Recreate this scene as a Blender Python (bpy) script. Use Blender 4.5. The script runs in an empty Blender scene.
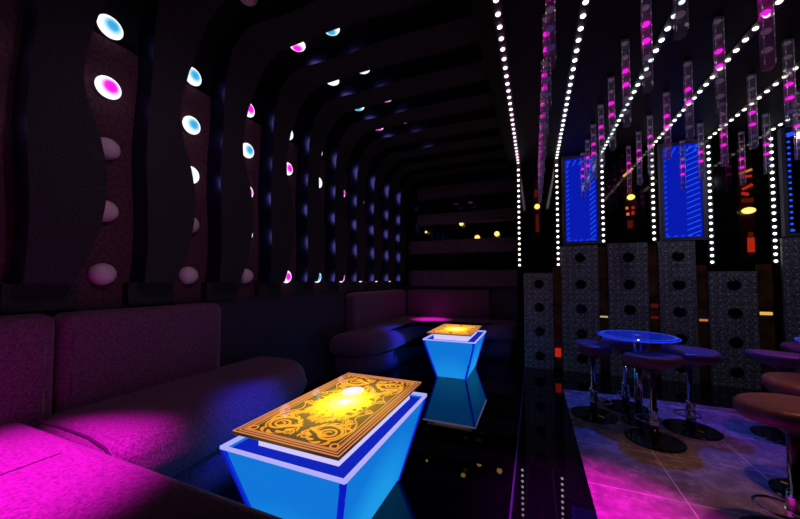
import bpy, bmesh, math, random
from mathutils import Vector, Matrix
random.seed(7)
S = bpy.context.scene
COL = S.collection
PI = math.pi

# ------------------------------------------------------------------ materials
def new_mat(name):
    m = bpy.data.materials.new(name); m.use_nodes = True
    nt = m.node_tree; nt.nodes.clear()
    out = nt.nodes.new('ShaderNodeOutputMaterial')
    return m, nt, out

def pbr(name, col, rough=.5, metal=0., noise=None, bump=0., spec=.5, coat=0., emit=None, estr=0., sheen=0.):
    """Principled; noise=(scale, darker, lighter) multiplies the colour; bump uses the same noise."""
    m, nt, out = new_mat(name)
    b = nt.nodes.new('ShaderNodeBsdfPrincipled')
    b.inputs['Base Color'].default_value = (*col, 1)
    b.inputs['Roughness'].default_value = rough
    b.inputs['Metallic'].default_value = metal
    b.inputs['Specular IOR Level'].default_value = spec
    b.inputs['Coat Weight'].default_value = coat
    if coat: b.inputs['Coat Roughness'].default_value = .02
    b.inputs['Sheen Weight'].default_value = sheen
    if emit:
        b.inputs['Emission Color'].default_value = (*emit, 1); b.inputs['Emission Strength'].default_value = estr
    if noise:
        tc = nt.nodes.new('ShaderNodeTexCoord')
        n = nt.nodes.new('ShaderNodeTexNoise'); n.inputs['Scale'].default_value = noise[0]; n.inputs['Detail'].default_value = 4
        nt.links.new(tc.outputs['Object'], n.inputs['Vector'])
        r = nt.nodes.new('ShaderNodeValToRGB')
        r.color_ramp.elements[0].position = .35; r.color_ramp.elements[1].position = .68
        r.color_ramp.elements[0].color = (*[c*noise[1] for c in col], 1)
        r.color_ramp.elements[1].color = (*[min(1, c*noise[2]) for c in col], 1)
        nt.links.new(n.outputs['Fac'], r.inputs['Fac']); nt.links.new(r.outputs['Color'], b.inputs['Base Color'])
        if bump:
            bp = nt.nodes.new('ShaderNodeBump'); bp.inputs['Strength'].default_value = bump; bp.inputs['Distance'].default_value = .01
            nt.links.new(n.outputs['Fac'], bp.inputs['Height']); nt.links.new(bp.outputs['Normal'], b.inputs['Normal'])
    nt.links.new(b.outputs[0], out.inputs['Surface'])
    return m

def emis(name, col, s=1.):
    m, nt, out = new_mat(name)
    e = nt.nodes.new('ShaderNodeEmission'); e.inputs['Color'].default_value = (*col, 1); e.inputs['Strength'].default_value = s
    nt.links.new(e.outputs[0], out.inputs['Surface'])
    return m

def backlit(name, stops, scale=(1, 1, 1), strength=1., gloss=True, offset=(0, 0, 0)):
    """a lamp behind a translucent sheet: emission by distance from the lamp (object space), under a clear glossy coat"""
    m, nt, out = new_mat(name)
    tc = nt.nodes.new('ShaderNodeTexCoord')
    mp = nt.nodes.new('ShaderNodeMapping'); mp.inputs['Scale'].default_value = scale; mp.inputs['Location'].default_value = offset
    nt.links.new(tc.outputs['Object'], mp.inputs['Vector'])
    ln = nt.nodes.new('ShaderNodeVectorMath'); ln.operation = 'LENGTH'
    nt.links.new(mp.outputs[0], ln.inputs[0])
    r = nt.nodes.new('ShaderNodeValToRGB')
    while len(r.color_ramp.elements) < len(stops): r.color_ramp.elements.new(.5)
    for e, (p, c) in zip(r.color_ramp.elements, stops): e.position = p
    for e, (p, c) in zip(r.color_ramp.elements, stops): e.color = (*c, 1)
    nt.links.new(ln.outputs['Value'], r.inputs['Fac'])
    b = nt.nodes.new('ShaderNodeBsdfPrincipled')
    b.inputs['Base Color'].default_value = (.01, .008, .006, 1)
    b.inputs['Roughness'].default_value = .03 if gloss else .5
    b.inputs['Specular IOR Level'].default_value = .5 if gloss else 0.
    b.inputs['IOR'].default_value = 2.1 if gloss else 1.4
    nt.links.new(r.outputs['Color'], b.inputs['Emission Color']); b.inputs['Emission Strength'].default_value = strength
    nt.links.new(b.outputs[0], out.inputs['Surface'])
    return m

def clear_mat(name, tint, fill, gl=.12):
    m, nt, out = new_mat(name)
    t = nt.nodes.new('ShaderNodeBsdfTransparent'); t.inputs['Color'].default_value = (*tint, 1)
    g = nt.nodes.new('ShaderNodeBsdfGlossy'); g.inputs['Roughness'].default_value = .05; g.inputs['Color'].default_value = (1, 1, 1, 1)
    d = nt.nodes.new('ShaderNodeBsdfTranslucent'); d.inputs['Color'].default_value = (*fill, 1)
    a = nt.nodes.new('ShaderNodeMixShader'); a.inputs[0].default_value = gl
    c = nt.nodes.new('ShaderNodeMixShader'); c.inputs[0].default_value = .22
    nt.links.new(t.outputs[0], a.inputs[1]); nt.links.new(g.outputs[0], a.inputs[2])
    nt.links.new(a.outputs[0], c.inputs[1]); nt.links.new(d.outputs[0], c.inputs[2])
    nt.links.new(c.outputs[0], out.inputs['Surface'])
    return m

def tile_mat():
    m, nt, out = new_mat('grey_marble_tile')
    tc = nt.nodes.new('ShaderNodeTexCoord')
    b = nt.nodes.new('ShaderNodeBsdfPrincipled'); b.inputs['Roughness'].default_value = .22; b.inputs['Specular IOR Level'].default_value = .6
    n = nt.nodes.new('ShaderNodeTexNoise'); n.inputs['Scale'].default_value = 9; n.inputs['Detail'].default_value = 8; n.inputs['Roughness'].default_value = .7
    nt.links.new(tc.outputs['Object'], n.inputs['Vector'])
    r = nt.nodes.new('ShaderNodeValToRGB'); r.color_ramp.elements[0].position = .35; r.color_ramp.elements[1].position = .7
    r.color_ramp.elements[0].color = (.15, .11, .125, 1); r.color_ramp.elements[1].color = (.40, .33, .34, 1)
    nt.links.new(n.outputs['Fac'], r.inputs['Fac'])
    sx = nt.nodes.new('ShaderNodeSeparateXYZ'); nt.links.new(tc.outputs['Object'], sx.inputs[0])
    def line(o, off):
        a = nt.nodes.new('ShaderNodeMath'); a.operation = 'ADD'; a.inputs[1].default_value = off + 49.; nt.links.new(sx.outputs[o], a.inputs[0])
        w = nt.nodes.new('ShaderNodeMath'); w.operation = 'MODULO'; w.inputs[1].default_value = .49; nt.links.new(a.outputs[0], w.inputs[0])
        c = nt.nodes.new('ShaderNodeMath'); c.operation = 'LESS_THAN'; c.inputs[1].default_value = .0042; nt.links.new(w.outputs[0], c.inputs[0])
        return c
    l1, l2 = line(0, -.682), line(1, -2.037)
    mx = nt.nodes.new('ShaderNodeMath'); mx.operation = 'MAXIMUM'; nt.links.new(l1.outputs[0], mx.inputs[0]); nt.links.new(l2.outputs[0], mx.inputs[1])
    mix = nt.nodes.new('ShaderNodeMixRGB'); mix.inputs[2].default_value = (.85, .8, .9, 1)
    nt.links.new(mx.outputs[0], mix.inputs[0]); nt.links.new(r.outputs['Color'], mix.inputs[1]); nt.links.new(mix.outputs[0], b.inputs['Base Color'])
    rn = nt.nodes.new('ShaderNodeMapRange'); rn.inputs['To Min'].default_value = .12; rn.inputs['To Max'].default_value = .4
    nt.links.new(n.outputs['Fac'], rn.inputs['Value']); nt.links.new(rn.outputs[0], b.inputs['Roughness'])
    nt.links.new(b.outputs[0], out.inputs['Surface'])
    return m

def glitter_mat():
    """dark embossed silver panel: grainy ground and a square grid of tiny bright studs"""
    m, nt, out = new_mat('silver_glitter')
    tc = nt.nodes.new('ShaderNodeTexCoord')
    b = nt.nodes.new('ShaderNodeBsdfPrincipled'); b.inputs['Roughness'].default_value = .45; b.inputs['Metallic'].default_value = .15
    n = nt.nodes.new('ShaderNodeTexNoise'); n.inputs['Scale'].default_value = 75; n.inputs['Detail'].default_value = 3
    nt.links.new(tc.outputs['Object'], n.inputs['Vector'])
    r = nt.nodes.new('ShaderNodeValToRGB'); r.color_ramp.elements[0].position = .36; r.color_ramp.elements[1].position = .66
    r.color_ramp.elements[0].color = (.05, .05, .06, 1); r.color_ramp.elements[1].color = (.36, .37, .40, 1)
    nt.links.new(n.outputs['Fac'], r.inputs['Fac'])
    sx = nt.nodes.new('ShaderNodeSeparateXYZ'); nt.links.new(tc.outputs['Object'], sx.inputs[0])
    def sq(o):
        a = nt.nodes.new('ShaderNodeMath'); a.operation = 'ADD'; a.inputs[1].default_value = 66.; nt.links.new(sx.outputs[o], a.inputs[0])
        w = nt.nodes.new('ShaderNodeMath'); w.operation = 'MODULO'; w.inputs[1].default_value = .066; nt.links.new(a.outputs[0], w.inputs[0])
        s = nt.nodes.new('ShaderNodeMath'); s.operation = 'SUBTRACT'; s.inputs[1].default_value = .033; nt.links.new(w.outputs[0], s.inputs[0])
        p = nt.nodes.new('ShaderNodeMath'); p.operation = 'MULTIPLY'; nt.links.new(s.outputs[0], p.inputs[0]); nt.links.new(s.outputs[0], p.inputs[1])
        return p
    a1, a2 = sq(0), sq(2)
    ad = nt.nodes.new('ShaderNodeMath'); nt.links.new(a1.outputs[0], ad.inputs[0]); nt.links.new(a2.outputs[0], ad.inputs[1])
    lt = nt.nodes.new('ShaderNodeMath'); lt.operation = 'LESS_THAN'; lt.inputs[1].default_value = .0075**2; nt.links.new(ad.outputs[0], lt.inputs[0])
    mix = nt.nodes.new('ShaderNodeMixRGB'); mix.inputs[2].default_value = (.75, .77, .8, 1)
    nt.links.new(lt.outputs[0], mix.inputs[0]); nt.links.new(r.outputs['Color'], mix.inputs[1]); nt.links.new(mix.outputs[0], b.inputs['Base Color'])
    bp = nt.nodes.new('ShaderNodeBump'); bp.inputs['Strength'].default_value = .6; bp.inputs['Distance'].default_value = .01
    nt.links.new(n.outputs['Fac'], bp.inputs['Height']); nt.links.new(bp.outputs['Normal'], b.inputs['Normal'])
    nt.links.new(b.outputs[0], out.inputs['Surface'])
    return m

M = dict(
    gloss_floor=pbr('black_granite', (.002, .002, .004), .015, spec=.42),
    gloss_black=pbr('black_gloss', (.004, .004, .007), .05, spec=.6),
    soft_black=pbr('violet_black_lacquer', (.058, .056, .26), .25, metal=1.),
    ceil_black=pbr('black_ceiling', (.003, .003, .005), .55, spec=.2),
    maroon=pbr('maroon_fabric', (.085, .026, .052), .85, noise=(60, .55, 1.5), bump=.4),
    rib_face=pbr('charcoal_fabric', (.017, .015, .027), .75, noise=(110, .35, 1.9), bump=.5),
    dado=pbr('dark_plum_panel', (.035, .020, .055), .6, noise=(60, .5, 1.5)),
    slat=pbr('dark_violet_slat', (.085, .045, .085), .5, noise=(30, .6, 1.4)),
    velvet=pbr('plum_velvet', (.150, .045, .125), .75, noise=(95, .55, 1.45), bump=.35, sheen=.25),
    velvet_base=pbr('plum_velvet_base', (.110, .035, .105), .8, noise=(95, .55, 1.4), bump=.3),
    seam=pbr('dark_seam', (.02, .006, .02), .8),
    seat=pbr('stool_leatherette', (.150, .058, .105), .42, noise=(45, .75, 1.25), bump=.12),
    chrome=pbr('chrome', (.62, .60, .66), .10, metal=1.),
    dark_chrome=pbr('black_chrome', (.006, .006, .010), .06, spec=.7),
    tile=tile_mat(), glitter=glitter_mat(),
    disc_black=pbr('black_disc', (.004, .004, .005), .25),
    bronze=pbr('bronze_mirror', (.20, .080, .030), .25, metal=.25, noise=(7, .35, 1.3)),
    frame=pbr('grey_panel_frame', (.10, .11, .16), .4),
    shell_white=emis('lit_white_shell', (1., .97, .98), 1.25),
    core_blue=backlit('lit_blue_core', [(0, (.035, .33, .66)), (.45, (.06, .42, .75)), (.8, (.55, .85, 1.0)), (1, (1.2, 1.2, 1.2))], (1/.049, 1/.049, 0), 1.1, False),
    core_mag=backlit('lit_magenta_core', [(0, (1., .006, .72)), (.55, (1., .02, .74)), (.78, (1.1, .50, .95)), (1, (1.25, 1.2, 1.22))], (1/.049, 1/.049, 0), 1.15, False),
    core_white=backlit('lit_white_core', [(0, (.75, .86, 1.0)), (.5, (.8, .9, 1.)), (1, (1.25, 1.2, 1.22))], (1/.049, 1/.049, 0), 1.1, False),
    shell_dim=pbr('unlit_milky_shell', (.80, .62, .70), .32, spec=.5),
    core_dim=pbr('unlit_milky_core', (.82, .64, .72), .3, spec=.5),
    socket=pbr('lamp_socket', (.02, .012, .02), .5),
    d_pink=emis('diode_pink', (1., .62, .95), 3.0), d_white=emis('diode_white', (1., .97, .92), 3.0),
    d_cool=emis('diode_cool_white', (.82, 1., 1.), 3.0), d_warm=emis('diode_warm_white', (1., .96, .80), 3.0),
    channel=pbr('led_channel', (.012, .010, .014), .4),
    acrylic=clear_mat('clear_acrylic', (.93, .91, .96), (.55, .50, .62)),
    acrylic_mag=clear_mat('clear_acrylic_magenta', (.95, .86, .94), (.85, .30, .75)),
    bead_mag=emis('bead_magenta', (1., .006, .72), 1.7),
    bead_dim=pbr('bead_dim', (.55, .42, .55), .25, emit=(.42, .26, .42), estr=.16),
    bead_violet=pbr('bead_violet', (.30, .24, .60), .25, emit=(.10, .07, .30), estr=.3),
    win_blue=emis('blue_screen', (.0025, .010, .42), 1.0),
    win_dark=pbr('dark_screen', (.003, .004, .012), .08),
    dash=emis('blue_dash', (.012, .075, .92), 1.2),
    amber=emis('amber_glint', (1., .66, .14), 1.5), amber_soft=emis('amber_glint_soft', (1., .55, .10), .8),  # glow colours for reflections built onto panels, strips and end wall
    red=emis('red_glint', (.80, .030, .012), .5), red_dim=emis('red_glint_dim', (.16, .012, .007), .4),
    pale=emis('pale_glint', (.60, .52, .28), .7), orange=emis('orange_glint', (.9, .26, .04), .6),
    panel_blue=backlit('blue_glass_panel', [(0, (.016, .345, .82)), (.5, (.012, .315, .80)), (1., (.005, .18, .69))], (2.1, 2.1, 2.1), 1., False),
    edge_blue=backlit('deep_blue_edge', [(0, (.003, .012, .60)), (1, (.002, .008, .50))]),
    rim=backlit('lit_glass_rim', [(0, (.55, .52, .95)), (1, (.38, .36, .92))]),
    tray=backlit('deep_blue_tray', [(0, (.004, .020, .62)), (.5, (.003, .016, .50)), (1, (.004, .014, .42))], gloss=False),
    pedestal=emis('lavender_lightbox', (.62, .56, .96), 1.05),
    table_edge=emis('edge_lit_blue', (.012, .030, .75), 1.1),
)
M['table_top'] = backlit('ornate_glass', [(0, (1.2, .8, .12)), (.12, (.75, .44, .04)), (.20, (.36, .21, .035)), (.33, (.16, .095, .023)), (.44, (.040, .020, .007)), (1, (.010, .005, .003))], (1.25, .92, 1))
M['scroll'] = backlit('gold_scroll', [(0, (1.7, 1.2, .10)), (.22, (1.2, .55, .03)), (.45, (.85, .27, .025)), (1, (.55, .15, .03))], (1.2, 1, 1))
M['burst'] = backlit('sunburst', [(0, (2.6, 2.5, 1.3)), (.22, (2.3, 2.0, .30)), (.50, (1.8, 1.35, .04)), (.78, (1.3, .70, .015)), (1, (.9, .36, .01))], (5.4, 4.1, 1))
M['border'] = backlit('copper_border', [(0, (1.1, .38, .06)), (.5, (.85, .28, .08)), (1, (.52, .17, .08))], (1.6, 1.6, 1))
M['glint_disc'] = backlit('white_glint_on_glass', [(0, (1.2, 1.15, 1.6)), (.6, (.95, .85, 1.2)), (.85, (1.1, .95, .9)), (1, (1.2, .85, .15))], (17.2, 13.8, 0))
M['blue_glass'] = backlit('blue_lit_glass', [(0, (.10, .22, 1.0)), (.07, (.02, .06, .62)), (.14, (.003, .012, .34)), (.5, (.002, .010, .28)), (.84, (.003, .012, .30)), (.92, (.02, .07, .75)), (.97, (.003, .010, .20)), (1, (.003, .010, .20))], (3.85, 3.85, 0))

# ------------------------------------------------------------------ mesh helpers
def link(name, bm, mat, parent=None, loc=None, rot=None, smooth=False):
    bmesh.ops.recalc_face_normals(bm, faces=bm.faces)
    me = bpy.data.meshes.new(name); bm.to_mesh(me); bm.free()
    for m in (mat if isinstance(mat, (list, tuple)) else [mat]): me.materials.append(m)
    if smooth:
        for p in me.polygons: p.use_smooth = True
    return put(name, me, parent, loc, rot)

def put(name, me, parent=None, loc=None, rot=None):
    o = bpy.data.objects.new(name, me); COL.objects.link(o)
    if parent: o.parent = parent
    if loc: o.location = loc
    if rot: o.rotation_euler = rot
    return o

def thing(name, label, cat, loc=(0, 0, 0), rz=0., group=None):
    o = bpy.data.objects.new(name, None); COL.objects.link(o)
    o.location = loc; o.rotation_euler = (0, 0, rz); o.empty_display_size = .05
    return tag(o, label, cat, group)

def tag(o, label, cat, group=None):
    o['label'] = label; o['category'] = cat
    if group: o['group'] = group
    return o

def struct(name, bm, mat, smooth=False, label=None):
    o = link(name, bm, mat, smooth=smooth); o['kind'] = 'structure'
    return o

def bx(bm, x0, x1, y0, y1, z0, z1, mi=0):
    vs = [bm.verts.new((x, y, z)) for z in (z0, z1) for y in (y0, y1) for x in (x0, x1)]
    for q in ((0, 2, 3, 1), (4, 5, 7, 6), (0, 1, 5, 4), (2, 6, 7, 3), (0, 4, 6, 2), (1, 3, 7, 5)):
        f = bm.faces.new([vs[i] for i in q]); f.material_index = mi
    return vs

def box(x0, x1, y0, y1, z0, z1, bevel=0.):
    bm = bmesh.new(); bx(bm, x0, x1, y0, y1, z0, z1)
    if bevel: bmesh.ops.bevel(bm, geom=bm.edges[:], offset=bevel, segments=2, affect='EDGES', profile=.5)
    return bm

def lathe(prof, n=40, sx=1., sy=1., bm=None):
    bm = bm or bmesh.new(); rings = []
    for r, z in prof:
        if r < 1e-6: rings.append([bm.verts.new((0, 0, z))])
        else: rings.append([bm.verts.new((r*sx*math.cos(2*PI*i/n), r*sy*math.sin(2*PI*i/n), z)) for i in range(n)])
    for a, b in zip(rings, rings[1:]):
        if len(a) == 1 and len(b) == 1: continue
        for i in range(n):
            j = (i+1) % n
            if len(a) == 1: bm.faces.new((a[0], b[i], b[j]))
            elif len(b) == 1: bm.faces.new((a[i], b[0], a[j]))
            else: bm.faces.new((a[i], b[i], b[j], a[j]))
    return bm

def torus(R, r, n=36, k=10):
    bm = bmesh.new(); rings = []
    for i in range(n):
        a = 2*PI*i/n
        rings.append([bm.verts.new(((R+r*math.cos(2*PI*j/k))*math.cos(a), (R+r*math.cos(2*PI*j/k))*math.sin(a), r*math.sin(2*PI*j/k))) for j in range(k)])
    for i in range(n):
        A, B = rings[i], rings[(i+1) % n]
        for j in range(k): bm.faces.new((A[j], B[j], B[(j+1) % k], A[(j+1) % k]))
    return bm

def tube(pts, r, k=8, bm=None):
    bm = bm or bmesh.new(); rings = []
    pts = [Vector(p) for p in pts]
    for i, p in enumerate(pts):
        t = (pts[min(i+1, len(pts)-1)] - pts[max(i-1, 0)]).normalized()
        u = t.cross(Vector((0, 0, 1)) if abs(t.z) < .9 else Vector((1, 0, 0))).normalized(); v = t.cross(u)
        rings.append([bm.verts.new(p + r*(math.cos(2*PI*j/k)*u + math.sin(2*PI*j/k)*v)) for j in range(k)])
    for a, b in zip(rings, rings[1:]):
        for j in range(k): bm.faces.new((a[j], b[j], b[(j+1) % k], a[(j+1) % k]))
    bm.faces.new(rings[0]); bm.faces.new(rings[-1][::-1])
    return bm

def round_poly(pts, rad, n=8, rmin=.112):
    """rounded plan outline (counter-clockwise)"""
    out = []; N = len(pts)
    for i in range(N):
        p = Vector(pts[i]); a = (Vector(pts[i-1])-p); b = (Vector(pts[(i+1) % N])-p)
        la, lb = a.length, b.length; a.normalize(); b.normalize()
        ang = a.angle(b); r = max(rad[i], rmin)
        if ang > 3.1: out.append(p); continue
        d = min(r/math.tan(ang/2), .48*la, .48*lb); r = d*math.tan(ang/2)
        p0, p1 = p+a*d, p+b*d; c = p+(a+b).normalized()*(r/math.sin(ang/2))
        v0, v1 = p0-c, p1-c; t = v0.angle(v1); sg = 1 if v0.x*v1.y-v0.y*v1.x > 0 else -1
        for k in range(n+1):
            th = sg*t*k/n; q = Vector((v0.x*math.cos(th)-v0.y*math.sin(th), v0.x*math.sin(th)+v0.y*math.cos(th)))
            out.append(c+q)
    # add points along long straight runs
    res = []
    for i, p in enumerate(out):
        res.append(p); q = out[(i+1) % len(out)]; L = (q-p).length; m = int(L/.12)
        for k in range(1, m+1): res.append(p+(q-p)*k/(m+1))
    return res

def puff(outline, prof, mapf=None, bm=None, dome=0.):
    """stack of inset copies of the outline: prof = [(inset, height)...] bottom to top, closed at both ends"""
    bm = bm or bmesh.new(); N = len(outline)
    # signed area check keeps the outline counter-clockwise
    mapf = mapf or (lambda x, y, z: (x, y, z))
    nor = []
    for i in range(N):
        d = (outline[(i+1) % N]-outline[i-1]).normalized(); nor.append(Vector((-d.y, d.x)))
    rings = []
    for ins, z in prof:
        rings.append([bm.verts.new(mapf(*(outline[i]+nor[i]*ins), z)) for i in range(N)])
    for a, b in zip(rings, rings[1:]):
        for i in range(N): bm.faces.new((a[i], a[(i+1) % N], b[(i+1) % N], b[i]))
    bm.faces.new(rings[0][::-1])
    f = bm.faces.new(rings[-1])
    bmesh.ops.triangulate(bm, faces=[f])
    return bm

def rprof(z0, z1, r, bulge=.0, n=6, rb=None):
    """rounded edge profile for puff"""
    rb = rb if rb is not None else r*.5
    p = [(rb*(1-math.cos(PI/2*(k/n))) if 0 else rb*(1-math.sin(PI/2*k/n)), z0+rb*(1-math.cos(PI/2*k/n))) for k in range(n+1)]
    mid = [(-bulge, (z0+rb+z1-r)/2)] if bulge else []
    q = [(r*(1-math.cos(PI/2*k/n)), z1-r+r*math.sin(PI/2*k/n)) for k in range(n+1)]
    return p+mid+q

# ------------------------------------------------------------------ setting
W = 2.2; DEP = .145; ZV = 2.93; ZC = 2.622; YB = 4.417; YE = 5.32; STEP = .4745
b = box(-2.6, 3.6, -2.2, 5.6, -.12, 0); struct('floor', b, M['gloss_floor'])
b = box(.255, 3.4, -2.0, 3.655, 0, .004); struct('floor_tiles', b, M['tile'])
b = box(-.122, -.112, -2.0, 4.3, 0, .004); struct('trim_1', b, pbr('inlay_strip', (.07, .07, .20), .35, metal=.3))
b = box(-2.4, -W, -2.0, 5.6, 0, 3.2); struct('wall_left', b, M['maroon'])
b = box(-W, -.2, YE, YE+.2, 0, 3.2); struct('wall_end', b, M['gloss_black'])
b = box(-.2, 3.6, YB, YE+.2, 0, 3.2); struct('wall_back', b, M['gloss_black'])
b = box(3.4, 3.6, -2.0, YB, 0, 3.2); struct('wall_right', b, M['ceil_black'])
b = box(-2.4, 3.6, -2.2, -2.0, 0, 3.2); struct('wall_rear', b, M['ceil_black'])
b = box(-2.4, -.3, -2.0, YE, ZV, 3.2); struct('ceiling', b, M['ceil_black'])
b = box(-.3, 3.4, -2.0, YB, ZC, 3.2); bx(b, -.3, -.2, YB, YE, ZC, 3.2); struct('ceiling_lower', b, M['ceil_black'])
# rounded corner between left wall and vault
R0 = .47; bm = bmesh.new(); A = []; 
for k in range(13):
    t = PI/2*k/12; A.append((-W+R0-R0*math.cos(t), ZV-R0+R0*math.sin(t)))
v0 = [bm.verts.new((x, -2., z)) for x, z in A]; v1 = [bm.verts.new((x, YE, z)) for x, z in A]
c0 = bm.verts.new((-W-.05, -2, ZV+.05)); c1 = bm.verts.new((-W-.05, YE, ZV+.05))
for k in range(12): bm.faces.new((v0[k], v0[k+1], v1[k+1], v1[k]))
bm.faces.new([c0]+v0[::-1]); bm.faces.new([c1]+v1); bm.faces.new((c0, v0[0], v1[0], c1)); bm.faces.new((c0, c1, v1[-1], v0[-1]))
struct('ceiling_cove', bm, M['ceil_black'], smooth=True)
# dark dado below the ribs and the short blocks the ribs stand on
b = box(-W, -W+.035, -2.0, YE, 0, .955); bx(b, -W, -.2, YE-.02, YE, 0, 1.0); struct('trim_2', b, M['dado'])

def rib_path():
    pts = []   # (inner x,z, outer x,z, shift, zparam)
    for k in range(29):
        z = 1.085+(2.46-1.085)*k/28; pts.append((-W+DEP, z, -W, z, 0., z))
    for k in range(1, 13):
        t = PI/2*k/12; s = t/(PI/2); s = s*s*(3-2*s)
        pts.append((-1.7-.34*math.cos(t), 2.46+.375*math.sin(t), -1.7-.5*math.cos(t), 2.46+.47*math.sin(t), -.03*s, 2.46+.42*t))
    zl = 2.46+.42*PI/2
    for k in range(1, 22):
        x = -1.7+1.39*k/21; pts.append((x, 2.835, x, ZV, -.03, zl+1.39*k/21))
    return pts
RP = rib_path()
FW = [(.9, .80), (1.09, .832), (1.2, .875), (1.38, .925), (1.53, .945), (1.67, .943), (1.85, .908), (1.98, .864), (2.1, .838), (2.27, .848), (2.45, .884), (2.6, .91), (2.8, .925), (3.1, .92), (3.6, .905), (4.1, .925), (4.8, .905), (5.5, .92)]
def far_wave(z):
    for a in range(1, len(FW)-2):
        if z <= FW[a+1][0]: break
    (x0, p0), (x1, p1), (x2, p2), (x3, p3) = FW[a-1:a+3]
    t = (z-x1)/(x2-x1); m1 = (p2-p0)/(x2-x0)*(x2-x1); m2 = (p3-p1)/(x3-x1)*(x2-x1)
    return (2*t**3-3*t*t+1)*p1+(t**3-2*t*t+t)*m1+(-2*t**3+3*t*t)*p2+(t**3-t*t)*m2
def near_wave(z): return 1.135+.010*math.cos(2*PI*(z-1.35)/1.02)
def rib(j, n):
    bm = bmesh.new(); rows = []
    for (xi, zi, xo, zo, sh, zp) in RP:
        yn = near_wave(zp)+STEP*(j-1)+sh; yf = far_wave(zp)+STEP*j+sh
        rows.append([bm.verts.new(p) for p in ((xo, yn, zo), (xi, yn, zi), (xi, yf, zi), (xo, yf, zo))])
    for a, b in zip(rows, rows[1:]):
        for k, mi in ((0, 1), (1, 0), (2, 1)):
            f = bm.faces.new((a[k], a[k+1], b[k+1], b[k])); f.material_index = mi; f.smooth = True
    f = bm.faces.new(rows[0]); f.material_index = 1
    f = bm.faces.new(rows[-1][::-1]); f.material_index = 0
    for e in bm.edges:
        if len({f.material_index for f in e.link_faces}) > 1 or len({f.normal.to_tuple(1) for f in e.link_faces}) > 9: e.smooth = False
    struct('trim_%d' % n, bm, [M['rib_face'], M['soft_black']])
    # textured plinth block under the rib
    y0 = 1.10+STEP*(j-1); y1 = .875+STEP*j
    struct('trim_%d' % (n+1), box(-W, -W+.06, y0, y1, .955, 1.085), M['rib_face'])
n = 3
for j in range(-2, 10):
    rib(j, n); n += 2

# horizontal padded slats on the end wall
for z0, z1 in ((1.545, 1.765), (2.035, 2.215), (2.49, 2.68), (1.0, 1.26)):
    struct('trim_%d' % n, box(-W+.36 if z1 > 2 else -W+.2, -.22, YE-.14, YE, z0, z1, .012), M['slat']); n += 1

# bronze mirror strips between the silver panels
for x0, x1, zt in ((.21, .31, 1.26), (.70, .80, 1.49), (1.18, 1.28, 1.49), (1.60, 1.70, 1.26), (2.08, 2.21, 1.26)):
    struct('trim_%d' % n, box(x0+.004, x1-.004, YB-.012, YB, .03, zt), M['bronze']); n += 1

# ------------------------------------------------------------------ globe lamps in the recesses
RB = .060
def dome_mesh(r, a0, a1, name, mat, n=26, m=8, sq=1.):
    prof = []
    for k in range(m+1):
        a = a0+(a1-a0)*k/m; prof.append((r*math.cos(a) if abs(a-PI/2) > 1e-6 else 0., r*sq*math.sin(a)))
    bm = lathe(prof, n); me = bpy.data.meshes.new(name); bmesh.ops.recalc_face_normals(bm, faces=bm.faces); bm.to_mesh(me); bm.free()
    me.materials.append(mat)
    for p in me.polygons: p.use_smooth = True
    return me
ACORE = math.radians(38)
shells = {k: dome_mesh(RB, -.35, ACORE, 'shell', M[k], sq=q) for k, q in (('shell_white', .5), ('shell_dim', .92))}
cores = {k: dome_mesh(RB*1.001, ACORE, PI/2, 'lens', M[k], m=6, sq=.92 if k == 'core_dim' else .5) for k in ('core_blue', 'core_mag', 'core_white', 'core_dim')}
socket_bm = lathe([(0, -.045), (.045, -.045), (.052, -.012), (.045, .002), (0, .002)], 24)
socket_me = bpy.data.meshes.new('socket'); socket_bm.to_mesh(socket_me); socket_bm.free(); socket_me.materials.append(M['socket'])
CNAME = {'B': 'blue-centred lit', 'M': 'magenta-centred lit', 'W': 'white lit', 'D': 'unlit milky'}
ORD = ['first', 'second', 'third', 'fourth', 'fifth', 'sixth', 'seventh', 'eighth', 'ninth']
def globe(state, loc, direction, label, group):
    t = thing('globe_lamp', label, 'lamp', loc, 0, group)
    q = Vector(direction).to_track_quat('Z', 'Y'); t.rotation_mode = 'QUATERNION'; t.rotation_quaternion = q
    put('socket', socket_me, t)
    put('shell', shells['shell_dim' if state == 'D' else 'shell_white'], t)
    c = put('lens', cores[{'B': 'core_blue', 'M': 'core_mag', 'W': 'core_white', 'D': 'core_dim'}[state]], t)
    if state in 'BM': c['label'] = {'B': 'glowing blue lens', 'M': 'glowing magenta lens'}[state]
STATES = {  # per recess, lowest lamp first
    -1: 'DDMBW', 0: 'DDDMB', 1: 'DDWBB', 2: 'DWMBM', 3: 'MMBMW', 4: 'BBMWM', 5: 'MMBMB', 6: 'WBMBM', 7: 'WMBWB', 8: 'WBMWM'}
RNAME = ['lowest', 'second from the bottom', 'middle', 'second from the top', 'topmost']
for j, st in STATES.items():
    for k, s in enumerate(st):
        if j == -1 and k < 2: continue
        z = 1.1+.0325+.3487*k
        x = -W+(.014 if s == 'D' else .040); y = .998+STEP*j+(.022 if j < 0 and k == 4 else 0)
        where = 'at the left edge of the picture' if j < 0 else 'in the %s wall recess from the left' % ORD[j]
        if s != 'D': y = (y-.0)*.987; z = 1.1+(z-1.1)*.987      # lit lamps stand further off the wall
        globe(s, (x, y, z), (1, 0, 0), '%s globe lamp, %s %s' % (CNAME[s], RNAME[k], where), 'globe lamps on the left wall')
CE = (('left row', -1.655, 1.452, 'DMWBM'), ('right row', -1.322, 1.885, 'BWMWB'))
for nm, x, y0, st in CE:
    for k, c in enumerate(st):
        globe(c, (x, y0+.4665*k, 2.912-.005*k), (0, 0, -1), '%s globe lamp under the arched ceiling, %s from the camera in its %s' % (CNAME[c], ORD[k], nm), 'globe lamps under the arched ceiling')

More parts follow.
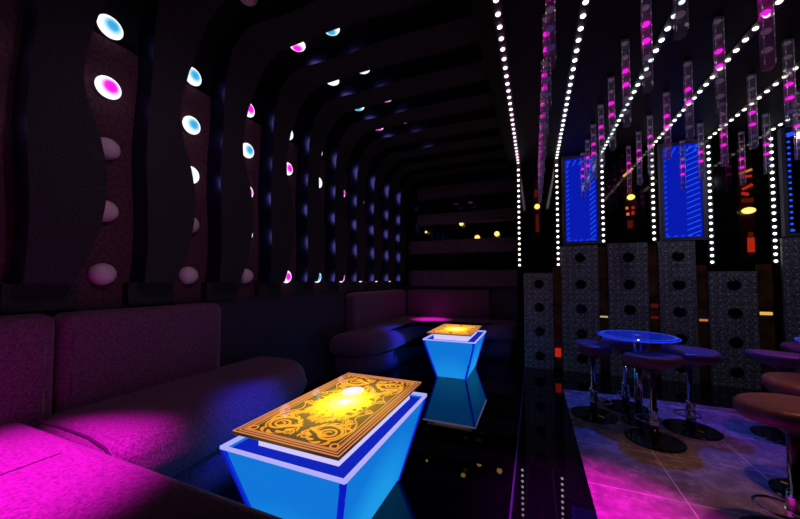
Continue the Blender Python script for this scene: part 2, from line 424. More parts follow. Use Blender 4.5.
# ------------------------------------------------------------------ LED strips: ceiling run and wall run
dio_bm = lathe([(0, 0), (.0145, 0), (.0138, .006), (.0095, .010), (0, .012)], 14)
dio_me = {}
for k in ('d_pink', 'd_white', 'd_cool', 'd_warm'):
    me = bpy.data.meshes.new('diode'); dio_bm.to_mesh(me); me.materials.append(M[k])
    for p in me.polygons: p.use_smooth = True
    dio_me[k] = me
dio_bm.free()
LX = (-.168, .281, .765, 1.2525, 1.747, 2.238)
LZ = (1.292, 1.292, 1.56, 1.56, 1.29, 1.29)
LY0 = (1.45, 1.45, 1.55, 1.75, 2.2, 3.3)
LC = (('d_pink', 'd_warm'), ('d_white', 'd_white'), ('d_cool', 'd_white'), ('d_warm', 'd_warm'), ('d_warm', 'd_cool'), ('d_warm', 'd_white'))
LN = ('pink and warm white dotted LED strip at the left edge of the dotted wall',
      'white dotted LED strip left of the first blue light panel',
      'cool white dotted LED strip right of the first blue light panel',
      'warm white dotted LED strip left of the second blue light panel',
      'dotted LED strip right of the second blue light panel',
      'dotted LED strip left of the dark third light panel')
for x, zb, y0, (cc, cw), lab in zip(LX, LZ, LY0, LC, LN):
    t = thing('led_strip', lab, 'led strip', (x, YB, zb), 0, 'dotted LED strips')
    bm = box(-.028, .028, y0-.3-YB, 0, ZC-.006-zb, ZC-zb); bx(bm, -.028, .028, -.006, 0, -.04, ZC-.006-zb)
    link('channel', bm, M['channel'], t)
    z = zb
    while z < ZC-.03:
        put('diode', dio_me[cw], t, (0, -.006, z-zb), (PI/2, 0, 0)); z += .069
    y = YB-.05
    while y > y0:
        put('diode', dio_me[cc], t, (0, y-YB, ZC-.006-zb), (PI, 0, 0)); y -= .1005

# ------------------------------------------------------------------ hanging acrylic light tubes
TW, TL = .0185, .555
def tube_mesh(mat):
    bm = box(-TW, TW, -TW, TW, -TL, 0, .004); me = bpy.data.meshes.new('acrylic_tube')
    bmesh.ops.recalc_face_normals(bm, faces=bm.faces); bm.to_mesh(me); bm.free(); me.materials.append(mat); return me
tube_me = {'c': tube_mesh(M['acrylic']), 'm': tube_mesh(M['acrylic_mag'])}
bead_me = {}
for k in ('bead_mag', 'bead_dim', 'bead_violet'):
    bm = lathe([(0, -.011)]+[(.0178*math.cos(a), .0105*math.sin(a)) for a in [(-60+20*i)*PI/180 for i in range(7)]]+[(0, .011)], 20)
    me = bpy.data.meshes.new('bead'); bm.to_mesh(me); bm.free(); me.materials.append(M[k])
    for p in me.polygons: p.use_smooth = True
    bead_me[k] = me
cap_bm = box(-.020, .020, -.020, .020, -.012, .0, .003); cap_me = bpy.data.meshes.new('cap'); cap_bm.to_mesh(cap_me); cap_bm.free(); cap_me.materials.append(M['channel'])
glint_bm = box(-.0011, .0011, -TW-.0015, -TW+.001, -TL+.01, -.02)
glint_me = bpy.data.meshes.new('glint_edge'); bmesh.ops.recalc_face_normals(glint_bm, faces=glint_bm.faces); glint_bm.to_mesh(glint_me); glint_bm.free()
def edge_mat():  # sparkle of the LEDs on the tube edges, painted as emission
    m, nt, out = new_mat('painted_edge_glints')
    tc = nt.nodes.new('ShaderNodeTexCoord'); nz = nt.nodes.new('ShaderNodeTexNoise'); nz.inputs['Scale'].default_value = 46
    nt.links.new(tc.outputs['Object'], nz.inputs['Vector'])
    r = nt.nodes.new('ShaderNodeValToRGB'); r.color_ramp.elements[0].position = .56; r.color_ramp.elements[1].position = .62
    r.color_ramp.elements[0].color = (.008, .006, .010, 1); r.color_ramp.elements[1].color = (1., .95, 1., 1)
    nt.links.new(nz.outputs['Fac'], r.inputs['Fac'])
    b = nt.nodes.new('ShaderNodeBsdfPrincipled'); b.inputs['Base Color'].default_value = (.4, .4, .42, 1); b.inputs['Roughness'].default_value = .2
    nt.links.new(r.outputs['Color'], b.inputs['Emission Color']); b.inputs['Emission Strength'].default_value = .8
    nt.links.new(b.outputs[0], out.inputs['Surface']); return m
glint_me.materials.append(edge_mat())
ROWS = [(.085, [1.57, 1.97, 2.37, 2.77, 3.16, 3.55, 3.93, 4.31], 'dmmdvv', 'row over the first dark panel'),
        (.55, [1.57, 1.97, 2.37, 2.77, 3.17, 3.55, 3.92, 4.30], 'ddmmdd', 'row before the first blue light panel'),
        (1.0, [1.97, 2.37, 2.77, 3.16, 3.56, 3.90, 4.28], 'ddmmdd', 'row before the second dark panel'),
        (1.495, [2.36, 2.76, 3.13, 3.52, 3.92, 4.33], 'dddmmv', 'row before the second blue light panel'),
        (1.96, [3.16, 3.55, 3.92, 4.30], 'dddmmv', 'row before the third dark panel')]
for x, ys, pat, nm in ROWS:
    for i, y in enumerate(ys):
        lab = 'acrylic light tube, %s from the camera in %s' % (ORD[i], nm)
        t = thing('hanging_light_tube', lab, 'hanging lamp', (x, y, ZC), 0, 'light tubes hanging from the ceiling')
        put('cap', cap_me, t)
        put('tube', tube_me['m' if (i % 3 == 0 and x != .55) else 'c'], t, (0, 0, -.006))
        for sx in (-TW, TW): put('glint_edge', glint_me, t, (sx, 0, 0))
        for k, s in enumerate(pat):
            bd = put('bead', bead_me[{'d': 'bead_dim', 'm': 'bead_mag', 'v': 'bead_violet'}[s]], t, (0, 0, -.03-.088*k))
            if s == 'm': bd['label'] = 'glowing magenta bead'

# ------------------------------------------------------------------ silver panels with black discs
pan = [(-.12, .21, 1.19, (1.05, .76, .46, .16), 'left of the first blue light panel, narrow and low'),
       (.31, .70, 1.515, (1.37, 1.05, .755, .46, .17), 'under the first blue light panel'),
       (.80, 1.18, 1.525, (1.36, 1.05, .765, .465, .17), 'under the second dark panel, behind the round blue table'),
       (1.28, 1.60, 1.525, (1.36, 1.05, .755, .465, .165), 'under the second blue light panel'),
       (1.70, 2.08, 1.19, (1.05, .76, .46, .16), 'under the third dark panel, low'),
       (2.272, 2.79, 1.52, (1.36, 1.05, .76, .46, .16), 'under the third light panel at the right edge')]
hb = lathe([(0, .006), (.040, .010), (.054, .007), (.058, 0), (0, 0)], 28); hm = bpy.data.meshes.new('disc'); bmesh.ops.recalc_face_normals(hb, faces=hb.faces); hb.to_mesh(hm); hb.free(); hm.materials.append(M['disc_black'])
for p in hm.polygons: p.use_smooth = True
for x0, x1, zt, hz, nm in pan:
    c = (x0+x1)/2; t = thing('silver_panel', 'grey studded panel with black discs, %s' % nm, 'panel', (c, YB-.004, 0), 0, 'studded silver panels')
    link('board', box(-(x1-x0)/2, (x1-x0)/2, -.035, 0, .0, zt, .004), M['glitter'], t)
    for z in hz: put('disc', hm, t, (0.01, -.035, z), (PI/2, 0, 0))

# ------------------------------------------------------------------ blue light panels
def light_panel(x0, x1, z0, z1, kind, label):
    cx = (x0+x1)/2; t = thing('light_panel', label, 'light panel', (cx, YB, z0), 0, 'blue light panels')
    w = (x1-x0)/2; h = z1-z0; fw = .034
    bm = bmesh.new()
    bx(bm, -w, -w+fw, -.05, 0, 0, h); bx(bm, w-fw, w, -.05, 0, 0, h); bx(bm, -w+fw, w-fw, -.05, 0, 0, fw); bx(bm, -w+fw, w-fw, -.05, 0, h-fw, h)
    link('frame', bm, M['frame'], t)
    link('screen', box(-w+fw, w-fw, -.022, 0, fw, h-fw), M['win_blue'] if kind < 2 else M['win_dark'], t)
    y0, y1 = -.026, -.0215
    def slash(xa, za, xb, zb, wd=.0045):
        d = bmesh.new(); dx, dz = xb-xa, zb-za; L = math.hypot(dx, dz); nx, nz = -dz/L*wd, dx/L*wd
        vs = [d.verts.new((x, y, z)) for y in (y0, y1) for x, z in ((xa+nx, za+nz), (xb+nx, zb+nz), (xb-nx, zb-nz), (xa-nx, za-nz))]
        for q in ((0, 1, 2, 3), (7, 6, 5, 4), (0, 4, 5, 1), (1, 5, 6, 2), (2, 6, 7, 3), (3, 7, 4, 0)): d.faces.new([vs[i] for i in q])
        link('dash_light', d, M['dash'], t)
    xl, xr = -w+fw+.012, w-fw-.012; n_ = 17
    for k in range(n_):
        z = fw+.03+(h-2*fw-.08)*k/(n_-1)
        if kind == 0:
            slash(xl, z, xl+.028, z+.026); slash(xr-.06, z-.01, xr, z+.045)
        elif kind == 1:
            slash(xl, z, xl+.022, z+.016); slash(xr-.115, z-.014, xr, z+.036)
        else:
            slash(xl+.01, z, xl+.030, z, .010)
    for k in range(5):
        x = xl+.01+(xr-xl-.05)*k/4
        if kind < 2:
            slash(x, h-fw-.085, x+.035, h-fw-.02); slash(x, fw+.012, x+.03, fw+.02)
        else:
            slash(x, fw+.02, x+.03, fw+.025, .008); slash(x, h-fw-.04, x+.05, h-fw-.03, .02)
    return t
light_panel(.335, .734, 1.53, 2.617, 0, 'blue glowing wall panel with slanted dashes, narrow one left of the others')
light_panel(1.305, 1.705, 1.53, 2.617, 1, 'blue glowing wall panel with long slanted dashes, second from the left')
light_panel(2.29, 2.78, 1.53, 2.617, 2, 'dark wall panel bordered with blue dots at the right edge')

# ------------------------------------------------------------------ amber and red reflections on the dark panels, built as glowing parts
def panel_glint(x, zb, zt, bits, label, ww=.05):
    t = thing('panel_glint', label, 'lamp', (x, YB, zb), 0, 'painted amber reflections on the dark panels')
    link('mirror_strip', box(-ww, ww, -.008, 0, 0, zt-zb, .002), pbr('reddened_mirror', (.030, .006, .004), .12), t)  # mirror strip, its reflected red glow put into the colour
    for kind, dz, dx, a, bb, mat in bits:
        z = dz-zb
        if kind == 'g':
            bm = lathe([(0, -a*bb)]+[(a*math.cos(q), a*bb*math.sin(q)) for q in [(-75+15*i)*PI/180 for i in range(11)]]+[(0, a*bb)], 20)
            link('round_glint', bm, M[mat], t, (dx, -.008-a*.6, z), smooth=True)
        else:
            bm = box(-a, a, -.012, 0, -bb, bb, .002); link('bar_glint', bm, M[mat], t, (dx, -.008, z), (0, kind, 0))
panel_glint(.05, 1.62, 2.40, [('g', 2.03, .0, .032, 1, 'amber'), (0., 2.20, -.01, .02, .05, 'red_dim'), (0, 1.82, .0, .02, .11, 'red_dim')], 'small painted amber reflection on the first dark panel from the left')
panel_glint(1.03, 1.60, 2.44, [('g', 2.05, .01, .038, .8, 'amber'), (-.75, 2.345, -.01, .062, .011, 'amber_soft'), (0, 1.93, -.028, .013, .016, 'orange'), (0, 1.93, .03, .013, .016, 'red'), (0, 1.86, -.02, .014, .016, 'orange'), (0, 1.87, .028, .013, .02, 'red'), (0, 1.74, .0, .026, .045, 'red_dim')], 'painted amber reflection with red dots on the dark panel between the blue light panels')
panel_glint(2.035, 1.32, 2.46, [('g', 1.81, .0, .052, .62, 'amber'), (-.35, 2.22, .0, .052, .012, 'orange'), (0, 2.17, .0, .045, .012, 'red'), (-.5, 2.06, .01, .045, .014, 'red'), (.35, 1.99, -.01, .028, .014, 'red'), (0, 1.92, .005, .046, .022, 'red_dim'), (0, 1.46, .02, .026, .075, 'red'), (0, 1.56, .02, .018, .03, 'red_dim')], 'large painted amber reflection with red zigzag bars on the dark panel at far right', .06)
for x, z, a, h_, mat, lab in ((.26, .215, .034, .055, 'red', 'painted red reflection low on the bronze strip beside the first silver panel'),
                              (.75, .672, .040, .010, 'pale', 'painted pale reflection on the bronze strip above the round blue table'),
                              (1.235, .815, .036, .022, 'red_dim', 'dim painted red reflection on the bronze strip right of the round blue table, upper one'),
                              (1.235, .685, .036, .016, 'red_dim', 'dim painted red reflection on the bronze strip right of the round blue table, lower one'),
                              (1.655, .675, .036, .012, 'orange', 'dim painted orange reflection on the bronze strip right of the second blue panel'),
                              (2.145, .765, .048, .016, 'amber_soft', 'painted amber reflection on the bronze strip at far right')):
    t = thing('strip_glint', lab, 'lamp', (x, YB-.012, z), 0, 'small painted reflections on the bronze strips')  # reflections in the bronze strips, put in as glowing bars
    link('bar_glint', box(-a, a, -.010, -.004, -h_, h_, .003), M[mat], t)
    link('glint_backing', box(-a-.004, a+.004, -.004, 0, -h_-.004, h_+.004, .001), M['channel'], t)
for x, z, r, lab in ((-1.70, 1.925, .020, 'tiny dim painted reflection at the left of the slatted end wall'), (-1.09, 2.03, .036, 'painted amber reflection half hidden under an end wall slat'),
                     (-.835, 1.785, .042, 'painted amber reflection half sunk behind an end wall slat'), (-.53, 1.83, .040, 'full painted amber reflection at the right of the slatted end wall')):
    t = thing('wall_glint', lab, 'lamp', (x, YE, z), 0, 'painted amber reflections on the end wall')  # reflections in the end wall, put in as glowing amber balls
    bm = bmesh.new(); bmesh.ops.create_uvsphere(bm, u_segments=20, v_segments=12, radius=r)
    link('globe', bm, M['amber'], t, (0, -.075, 0), smooth=True)
    bm = lathe([(0, 0), (r*.5, 0), (r*.4, .05), (0, .05)], 16); link('glint_stem', bm, M['channel'], t, (0, 0, 0), (PI/2, 0, 0))

# ------------------------------------------------------------------ sofas
def vertical(axis, at):
    """map plan outline (along-wall, height) and depth to world"""
    if axis == 'x': return lambda a, h, d: (at+d, a, h)
    return lambda a, h, d: (a, at-d, h)
def backrest(name, a0, a1, z0, z1, axis, at, th, parent, rtl=.06, rtr=.06):
    ol = round_poly([(a0, z0), (a1, z0), (a1, z1), (a0, z1)], [.05, .05, max(.05, rtr), max(.05, rtl)], rmin=.05)
    return link(name, puff(ol, rprof(0, th, .045, n=5, rb=.02), vertical(axis, at)), M['velvet'], parent, smooth=True)
sofa = thing('corner_sofa', 'plum velvet corner sofa with magenta light on it, beside the near glowing table', 'sofa', (0, 0, 0), 0, None)
ol = round_poly([(-2.15, .695), (-1.40, .695), (-1.45, 1.42), (-1.585, 2.09), (-2.15, 2.09)], [.02, .05, .7, .30, .12])
link('seat', puff(ol, rprof(.255, .485, .105, bulge=.015, rb=.05)), M['velvet'], sofa, smooth=True)
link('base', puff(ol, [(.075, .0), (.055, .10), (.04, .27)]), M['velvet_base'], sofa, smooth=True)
ol = round_poly([(-1.40, -.75), (-.42, -.75), (-.42, .69), (-2.15, .69), (-2.15, -.75)], [.05, .1, .07, .03, .03])
link('seat', puff(ol, rprof(.255, .497, .055, rb=.04)), M['velvet'], sofa, smooth=True)
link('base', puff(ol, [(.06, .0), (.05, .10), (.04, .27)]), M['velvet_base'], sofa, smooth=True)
link('piping', tube([(-2.02, .70, .492), (-1.8, .703, .494), (-1.60, .703, .490), (-1.48, .703, .470), (-1.415, .703, .42), (-1.395, .703, .34)], .006), M['seam'], sofa, smooth=True)
link('seam', tube([(-1.53, .60, .497), (-1.53, .45, .4975), (-1.53, .2, .4975), (-1.53, -.4, .497)], .0025), M['seam'], sofa, smooth=True)
backrest('backrest', -.74, .775, .40, .945, 'x', -2.165, .125, sofa, .05, .015)
backrest('backrest', .785, 1.635, .40, .940, 'x', -2.165, .125, sofa, .015, .06)

sofa2 = thing('corner_sofa', 'plum velvet corner sofa in the far alcove behind the small glowing table', 'sofa', (0, 0, 0), 0, None)
ol = round_poly([(-2.15, 3.02), (-1.72, 3.02), (-1.55, 3.55), (-1.56, 4.60), (-.225, 4.64), (-.225, 5.29), (-2.15, 5.29)], [.10, .28, .5, .32, .14, .03, .03])
link('seat', puff(ol, rprof(.255, .485, .10, bulge=.012, rb=.05)), M['velvet'], sofa2, smooth=True)
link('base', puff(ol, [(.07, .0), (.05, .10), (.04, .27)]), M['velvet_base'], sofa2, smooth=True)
backrest('backrest', 3.44, 5.18, .40, .94, 'x', -2.165, .125, sofa2, .06, .02)
backrest('backrest', -2.05, -.64, .40, .94, 'y', 5.305, .125, sofa2, .02, .06)

# ------------------------------------------------------------------ glowing coffee tables
def ribbon(bm, pts, w0, w1, z0, z1):
    n_ = len(pts); L = []
    for i, (x, y) in enumerate(pts):
        a = pts[max(i-1, 0)]; c = pts[min(i+1, n_-1)]; dx, dy = c[0]-a[0], c[1]-a[1]; l = math.hypot(dx, dy) or 1
        f = i/(n_-1); w = (w0+(w1-w0)*f)/2; nx, ny = -dy/l*w, dx/l*w
        L.append([bm.verts.new(p) for p in ((x+nx, y+ny, z0), (x+nx, y+ny, z1), (x-nx, y-ny, z1), (x-nx, y-ny, z0))])
    for a, c in zip(L, L[1:]):
        for k in range(3): bm.faces.new((a[k], a[k+1], c[k+1], c[k]))
def spiral(cx, cy, r0, r1, a0, turns, n_=40):
    return [(cx+(r0+(r1-r0)*(k/n_)**.8)*math.cos(a0+turns*2*PI*k/n_), cy+(r0+(r1-r0)*(k/n_)**.8)*math.sin(a0+turns*2*PI*k/n_)) for k in range(n_+1)]
def bez(p0, p1, p2, p3, n_=18):
    o = []
    for k in range(n_+1):
        t = k/n_; s = 1-t; o.append(tuple(s**3*a+3*s*s*t*b_+3*s*t*t*c+t**3*d for a, b_, c, d in zip(p0, p1, p2, p3)))
    return o
def leaf(bm, x, y, ang, L, w, bend, z0, z1):
    pts = []; n_ = 9
    for k in range(n_+1):
        t = k/n_; a = ang+bend*t; pts.append((x+L*t*math.cos(a), y+L*t*math.sin(a)))
    top = []
    for i, p in enumerate(pts):
        t = i/n_; ww = w*math.sin(PI*min(1, t*1.0+.12))*(1-t)**.35 if t < 1 else 0
        a = ang+bend*t; nx, ny = -math.sin(a)*ww, math.cos(a)*ww
        top.append([bm.verts.new(q) for q in ((p[0]+nx, p[1]+ny, z0), (p[0]+nx, p[1]+ny, z1), (p[0]-nx, p[1]-ny, z1), (p[0]-nx, p[1]-ny, z0))])
    for a, c in zip(top, top[1:]):
        for k in range(3): bm.faces.new((a[k], a[k+1], c[k+1], c[k]))

def scrollwork(hw, hh):
    bm = bmesh.new(); z0, z1 = 0., .0012; rnd = random.Random(3)
    for sv in (-1, 1):
        for su in (-1, 1):
            T = lambda pts: [(su*x, sv*y) for x, y in pts]
            ribbon(bm, T(spiral(.118, .300, .058, .010, -PI/2, 2.1)), .013, .006, z0, z1)
            ribbon(bm, T(spiral(.118, .300, .072, .060, -PI*.9, .62)), .004, .008, z0, z1)
            ribbon(bm, T(bez((.118, .242), (.075, .225), (.04, .26), (.012, .335))), .014, .008, z0, z1)
            ribbon(bm, T(bez((.176, .300), (.20, .25), (.19, .19), (.155, .165))), .010, .004, z0, z1)
            ribbon(bm, T(spiral(.140, .185, .024, .006, 0., 1.5, 24)), .006, .004, z0, z1)
            ribbon(bm, T(spiral(.192, .372, .019, .013, 0., 1.02, 20)), .007, .006, z0, z1)
            ribbon(bm, T(spiral(.040, .350, .026, .006, PI*.8, 1.6, 24)), .008, .004, z0, z1)
            ribbon(bm, T(bez((.155, .165), (.12, .13), (.175, .09), (.185, .055))), .005, .003, z0, z1)
            ribbon(bm, T(spiral(.165, .060, .022, .006, .5, 1.4, 24)), .005, .003, z0, z1)
            ribbon(bm, T([(.194, .36), (.197, .25), (.194, .12), (.197, 0)]), .0028, .0028, z0, z1)
            for k in range(4):   # hair curls sweeping from the volute to the middle
                o = .016*k; ribbon(bm, T(bez((.165-o, .245-.01*k), (.175-o, .20), (.12-o*.6, .17-o*.3), (.085-o*.7, .125+.006*k))), .0045, .002, z0, z1)
            for k in range(9):   # acanthus leaves fanning around the volute
                a = PI*(.30+.17*k); r = .066
                leaf(bm, su*(.118+r*math.cos(a)), sv*(.300+r*math.sin(a)), math.atan2(sv*math.sin(a+.5), su*math.cos(a+.5)), .044+.012*rnd.random(), .010, .9*su*sv, z0, z1)
            for k in range(7):   # flame leaves rising to the sunburst
                x = .012+.018*k; y = .235-.018*k+.03*rnd.random()
                leaf(bm, su*x, sv*y, math.atan2(-sv*1., su*(-.2+.22*rnd.random())), .07+.03*rnd.random(), .010, (.5-rnd.random())*1.6, z0, z1)
            for k in range(5):
                leaf(bm, su*(.02+.016*k), sv*(.285+.008*k), math.atan2(sv*(.5+.1*k), su*.9), .05, .009, -.7*su*sv, z0, z1)
    return bm
def sunburst():
    bm = bmesh.new(); rnd = random.Random(5); N = 72; P = []
    for k in range(N):
        a = 2*PI*k/N; r = .098+.016*math.sin(5*a+.6)+.012*math.sin(11*a)+.020*rnd.random()
        P.append((r*.92*math.cos(a), r*1.30*math.sin(a)))
    top = [bm.verts.new((x, y, .0016)) for x, y in P]; bot = [bm.verts.new((x, y, 0)) for x, y in P]; c = bm.verts.new((0, 0, .0016))
    for k in range(N):
        j = (k+1) % N; bm.faces.new((c, top[k], top[j])); bm.faces.new((top[k], bot[k], bot[j], top[j]))
    for k in range(70):
        a = 2*PI*k/70; q = .9+.5*rnd.random()
        leaf(bm, .078*q*math.cos(a), .112*q*math.sin(a), a+1.5*(rnd.random()-.5), .045+.055*rnd.random(), .007+.004*rnd.random(), 2.6*(rnd.random()-.5), 0, .0012+.0006*rnd.random())
    return bm
def frame_lines(hw, hh):
    bm = bmesh.new()
    for ins, w, z1 in ((.0010, .0045, .0024), (.0160, .0038, .0020), (.0290, .0050, .0018), (.0385, .0015, .0012)):
        X, Y = hw-ins, hh-ins
        bx(bm, -X, X, -Y, -Y+w, 0, z1); bx(bm, -X, X, Y-w, Y, 0, z1); bx(bm, -X, -X+w, -Y+w, Y-w, 0, z1); bx(bm, X-w, X, -Y+w, Y-w, 0, z1)
    return bm
def frustum_side(c, hx0, hy0, hx1, hy1, z0, z1, side, ins, th):
    """one leaning panel of the tapered box, pulled in from the corners by ins"""
    bm = bmesh.new()
    def P(f, t, o):   # f along edge -1..1, t height 0..1, o outward offset
        hx = hx0+(hx1-hx0)*t; hy = hy0+(hy1-hy0)*t; z = z0+(z1-z0)*t
        if side in 'SN':
            s = -1 if side == 'S' else 1; return (f*(hx-ins), s*(hy-o), z)
        s = -1 if side == 'W' else 1; return (s*(hx-o), f*(hy-ins), z)
    vs = [bm.verts.new(P(f, t, o)) for o in (0, th) for t in (.03, .965) for f in (-1, 1)]
    for q in ((0, 1, 3, 2), (4, 6, 7, 5), (0, 4, 5, 1), (2, 3, 7, 6), (0, 2, 6, 4), (1, 5, 7, 3)): bm.faces.new([vs[i] for i in q])
    return bm
def glow_table(cx, y0, y1, ytop0, ytop1, xt, label, spot):
    cy = (y0+y1)/2; t = thing('glow_table', label, 'coffee table', (cx, cy, 0))
    hx1, hy1, hx0, hy0, zr = .288, (y1-y0)/2, .170, (y1-y0)/2-.125, .445
    for s in 'SNWE': link('side_panel', frustum_side(0, hx0-.004, hy0-.004, hx1-.004, hy1-.004, .0, zr, s, .019, .008), M['panel_blue'], t)
    for sx in (-1, 1):
        for sy in (-1, 1):
            bm = bmesh.new(); e = .018
            vs = []
            for hx, hy, z in ((hx0, hy0, 0), (hx1, hy1, zr-.014)):
                for a, c in ((0, 0), (e, 0), (e, e), (0, e)): vs.append(bm.verts.new((sx*(hx-a), sy*(hy-c), z)))
            for q in ((0, 1, 2, 3), (7, 6, 5, 4), (0, 4, 5, 1), (1, 5, 6, 2), (2, 6, 7, 3), (3, 7, 4, 0)): bm.faces.new([vs[i] for i in q])
            link('corner_edge', bm, M['edge_blue'], t)
    bm = bmesh.new(); w = .0095
    bx(bm, -hx1, hx1, -hy1, -hy1+w, zr-.012, zr); bx(bm, -hx1, hx1, hy1-w, hy1, zr-.016, zr); bx(bm, -hx1, -hx1+w, -hy1+w, hy1-w, zr-.016, zr); bx(bm, hx1-w, hx1, -hy1+w, hy1-w, zr-.016, zr)
    link('rim', bm, M['rim'], t)
    bm = box(-hx1+.016, hx1-.016, -hy1+.016, hy1-.016, zr-.04, zr-.022); link('tray', bm, M['tray'], t)
    hw, hh = .2475, (ytop1-ytop0)/2; dy = (ytop0+ytop1)/2-cy; dx = xt-cx
    link('pedestal', box(dx-hw+.057, dx+hw-.050, dy-hh+.078, dy+hh-.06, zr-.022, .493, .002), M['pedestal'], t)
    top = link('tabletop', box(-hw, hw, -hh, hh, -.012, 0, .0015), M['table_top'], t, (dx, dy, .505))
    k = hh/.43
    link('border', frame_lines(hw, hh), M['border'], top)
    bm = scrollwork(hw, hh); bmesh.ops.scale(bm, vec=(1, k, 1), verts=bm.verts); link('scrollwork', bm, M['scroll'], top)
    link('sunburst', sunburst(), M['burst'], top)
    if spot:
        g = link('glint_disc', lathe([(0, 0), (.058, 0), (.056, .0022), (0, .0024)], 32, 1., 1.25), M['glint_disc'], top, (-.042, .145, .0))  # reflection in the tabletop, painted as a glowing white disc
        g['label'] = 'white reflection painted on the glass'
    return t
t1 = glow_table(-.868, .92, 1.795, .935, 1.795, -.860, 'large tapered blue glowing coffee table with golden ornate top, in the foreground', True)
t2 = glow_table(-.868, 3.43, 4.29, 3.50, 4.27, -.882, 'tapered blue glowing coffee table with golden top, smaller in the distance before the far sofa', False)

# ------------------------------------------------------------------ bar tables and stools
def round_table(x, y, label):
    t = thing('bar_table', label, 'table', (x, y, .004), 0, 'round blue tables')
    link('base', lathe([(0, 0), (.118, 0), (.118, .008), (.108, .014), (.05, .020), (0, .022)], 48), M['dark_chrome'], t, smooth=False)
    link('pole', lathe([(0, .015), (.026, .015), (.026, .64), (0, .64)], 24), M['chrome'], t, smooth=True)
    link('top_bracket', lathe([(0, .62), (.03, .62), (.10, .645), (.10, .650), (0, .650)], 32), M['chrome'], t)
    link('tabletop', lathe([(0, .650), (.245, .650), (.258, .656), (.258, .664), (.25, .669), (0, .669)], 64), M['blue_glass'], t)
    bm = torus(.259, .0045, 64, 8); link('rim', bm, M['table_edge'], t, (0, 0, .66), smooth=True)
def stool(x, y, label, rz, group, a=.178, b_=.145):
    t = thing('bar_stool', label, 'stool', (x, y, .004), rz, group)
    link('base', lathe([(0, 0), (.168, 0), (.170, .006), (.160, .011), (.05, .018), (0, .019)], 48), M['dark_chrome'], t)
    link('pole', lathe([(0, .012), (.027, .012), (.027, .20), (.0265, .22), (.019, .225), (.019, .47), (0, .47)], 24), M['chrome'], t, smooth=True)
    ring = link('foot_ring', torus(.074, .0055, 40, 10), M['chrome'], t, (0, .052, .125), smooth=True)
    link('collar', lathe([(0, -.018), (.031, -.018), (.031, .018), (0, .018)], 24), M['chrome'], t, (0, 0, .125), smooth=False)
    link('bracket', lathe([(0, .455), (.022, .455), (.07, .492), (.07, .50), (0, .50)], 28), M['channel'], t)
    prof = [(0, .496), (.70, .496), (.90, .506), (.985, .524), (1., .540), (.985, .556), (.93, .570), (.80, .577), (.5, .571), (0, .566)]
    n_ = 44; bm = bmesh.new(); rings = []
    for r, z in prof:
        if r == 0: rings.append([bm.verts.new((0, 0, z))]); continue
        rg = []
        for i in range(n_):
            th = 2*PI*i/n_; xx, yy = a*r*math.cos(th), b_*r*math.sin(th)
            lift = .020*max(0., -math.sin(th))*r*r + .010*(math.cos(th)**2)*r*r   # saddle with a raised rear lip
            rg.append(bm.verts.new((xx, yy, z+lift)))
        rings.append(rg)
    for A_, B_ in zip(rings, rings[1:]):
        for i in range(n_):
            j = (i+1) % n_
            if len(A_) == 1: bm.faces.new((A_[0], B_[i], B_[j]))
            elif len(B_) == 1: bm.faces.new((A_[i], B_[0], A_[j]))
            else: bm.faces.new((A_[i], B_[i], B_[j], A_[j]))
    link('seat', bm, M['seat'], t, smooth=True)
round_table(.735, 3.035, 'round blue lit table among four stools, middle right')
round_table(2.01, 3.22, 'round blue table at the right edge, mostly cut off')
G = 'upholstered bar stools'
stool(.435, 3.055, 'bar stool left of the round blue table', -PI/2-.25, G, .165, .135)
stool(1.05, 3.035, 'blue-lit bar stool right of the round blue table', PI/2+.9, G)
stool(.745, 2.735, 'bar stool nearest the camera, in front of the round blue table', .35, G)
stool(.715, 3.338, 'bar stool behind the round blue table', PI, G)
stool(1.60, 3.13, 'purple-lit bar stool at the right, behind the brown ones', -.6, G, .185, .16)
stool(2.02, 3.58, 'purple-lit bar stool at the right edge, farthest back', PI, G, .185, .16)
stool(1.30, 2.32, 'brown-lit bar stool cut by the right edge, behind the nearest one', PI, G, .185, .17)
stool(.985, 1.885, 'large brown-lit bar stool in the right foreground', .7, G, .185, .17)

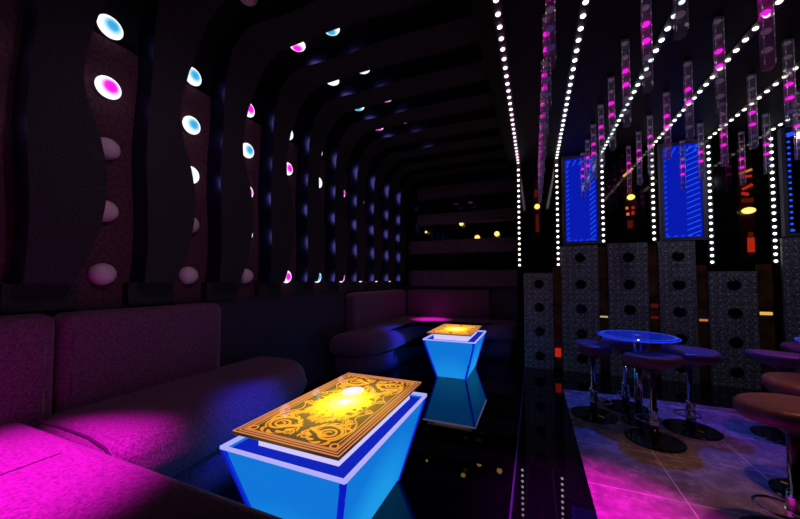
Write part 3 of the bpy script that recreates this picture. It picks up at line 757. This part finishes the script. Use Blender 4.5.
# ------------------------------------------------------------------ lights
def spot(name, loc, tgt, col, power, ang, blend=.6, r=.05):
    l = bpy.data.lights.new(name, 'SPOT'); l.color = col; l.energy = power; l.spot_size = math.radians(ang); l.spot_blend = blend; l.shadow_soft_size = r
    o = bpy.data.objects.new(name, l); COL.objects.link(o); o.location = loc
    o.rotation_euler = (Vector(tgt)-Vector(loc)).to_track_quat('-Z', 'Y').to_euler(); return o
def point(name, loc, col, power, r=.1):
    l = bpy.data.lights.new(name, 'POINT'); l.color = col; l.energy = power; l.shadow_soft_size = r
    o = bpy.data.objects.new(name, l); COL.objects.link(o); o.location = loc; return o
MAG = (1., .01, .85)
spot('spot_sofa', (-1.42, .36, 2.70), (-1.52, .43, .48), MAG, 1150, 29, 1.)
spot('spot_far_sofa', (-1.45, 4.78, 2.70), (-1.50, 4.86, .48), MAG, 900, 18, 1.)
spot('spot_tile', (.30, 1.5, 2.58), (.25, 1.70, 0), (1., .0, .80), 800, 29, 1.)
spot('spot_warm', (1.25, 1.95, 2.58), (1.0, 2.14, 0), (1., .38, .19), 68, 37, 1.)
spot('fill_sofa_blue', (.10, 1.30, 2.55), (-1.46, 1.38, .22), (.015, .05, 1.), 520, 15, 1.)  # added unseen light, stands in for the near table's blue glow
spot('fill_far_sofa_blue', (.40, 3.30, 2.55), (-1.53, 3.82, .28), (.015, .05, 1.), 1000, 17, 1.)  # added unseen light, blue glow on the far sofa front
spot('fill_stools_blue', (.85, 3.4, 2.55), (.8, 3.1, 0), (.02, .07, 1.), 190, 48, 1.)  # added unseen light, boosts the wall panels' blue on the stools
spot('spot_purple', (1.85, 3.0, 2.55), (1.75, 3.2, 0), (.50, .05, 1.), 80, 44, 1.)
spot('fill_right', (2.5, 2.5, 2.58), (1.1, 4.4, .8), (.80, .80, 1.), 14, 100, 1., .03)  # added fill for the back wall, no visible fixture
spot('fill_left', (-.55, .9, 2.6), (-2.1, 1.6, 1.1), (.95, .55, .85), 17, 105, 1., .03)  # added fill for the left wall, no visible fixture
spot('fill_far', (-.8, 3.2, 2.6), (-1.6, 4.6, .7), (.85, .35, .85), 7, 100, 1., .03)  # added fill for the far alcove, no visible fixture

w = bpy.data.worlds.new('World'); S.world = w; w.use_nodes = True
w.node_tree.nodes['Background'].inputs[0].default_value = (.001, .001, .002, 1)

# ------------------------------------------------------------------ camera
cd = bpy.data.cameras.new('Camera'); cam = bpy.data.objects.new('Camera', cd); COL.objects.link(cam)
cd.sensor_width = 36; cd.lens = 321.08*36/800; cd.shift_y = 8.97/800; cd.clip_start = .02
cam.location = (0, 0, 1.1); cam.rotation_euler = (PI/2+.0361, 0, .395)
S.camera = cam
S.view_settings.view_transform = 'Standard'; S.view_settings.look = 'None'; S.view_settings.gamma = 1; S.view_settings.exposure = 0
S.view_settings.use_curve_mapping = False
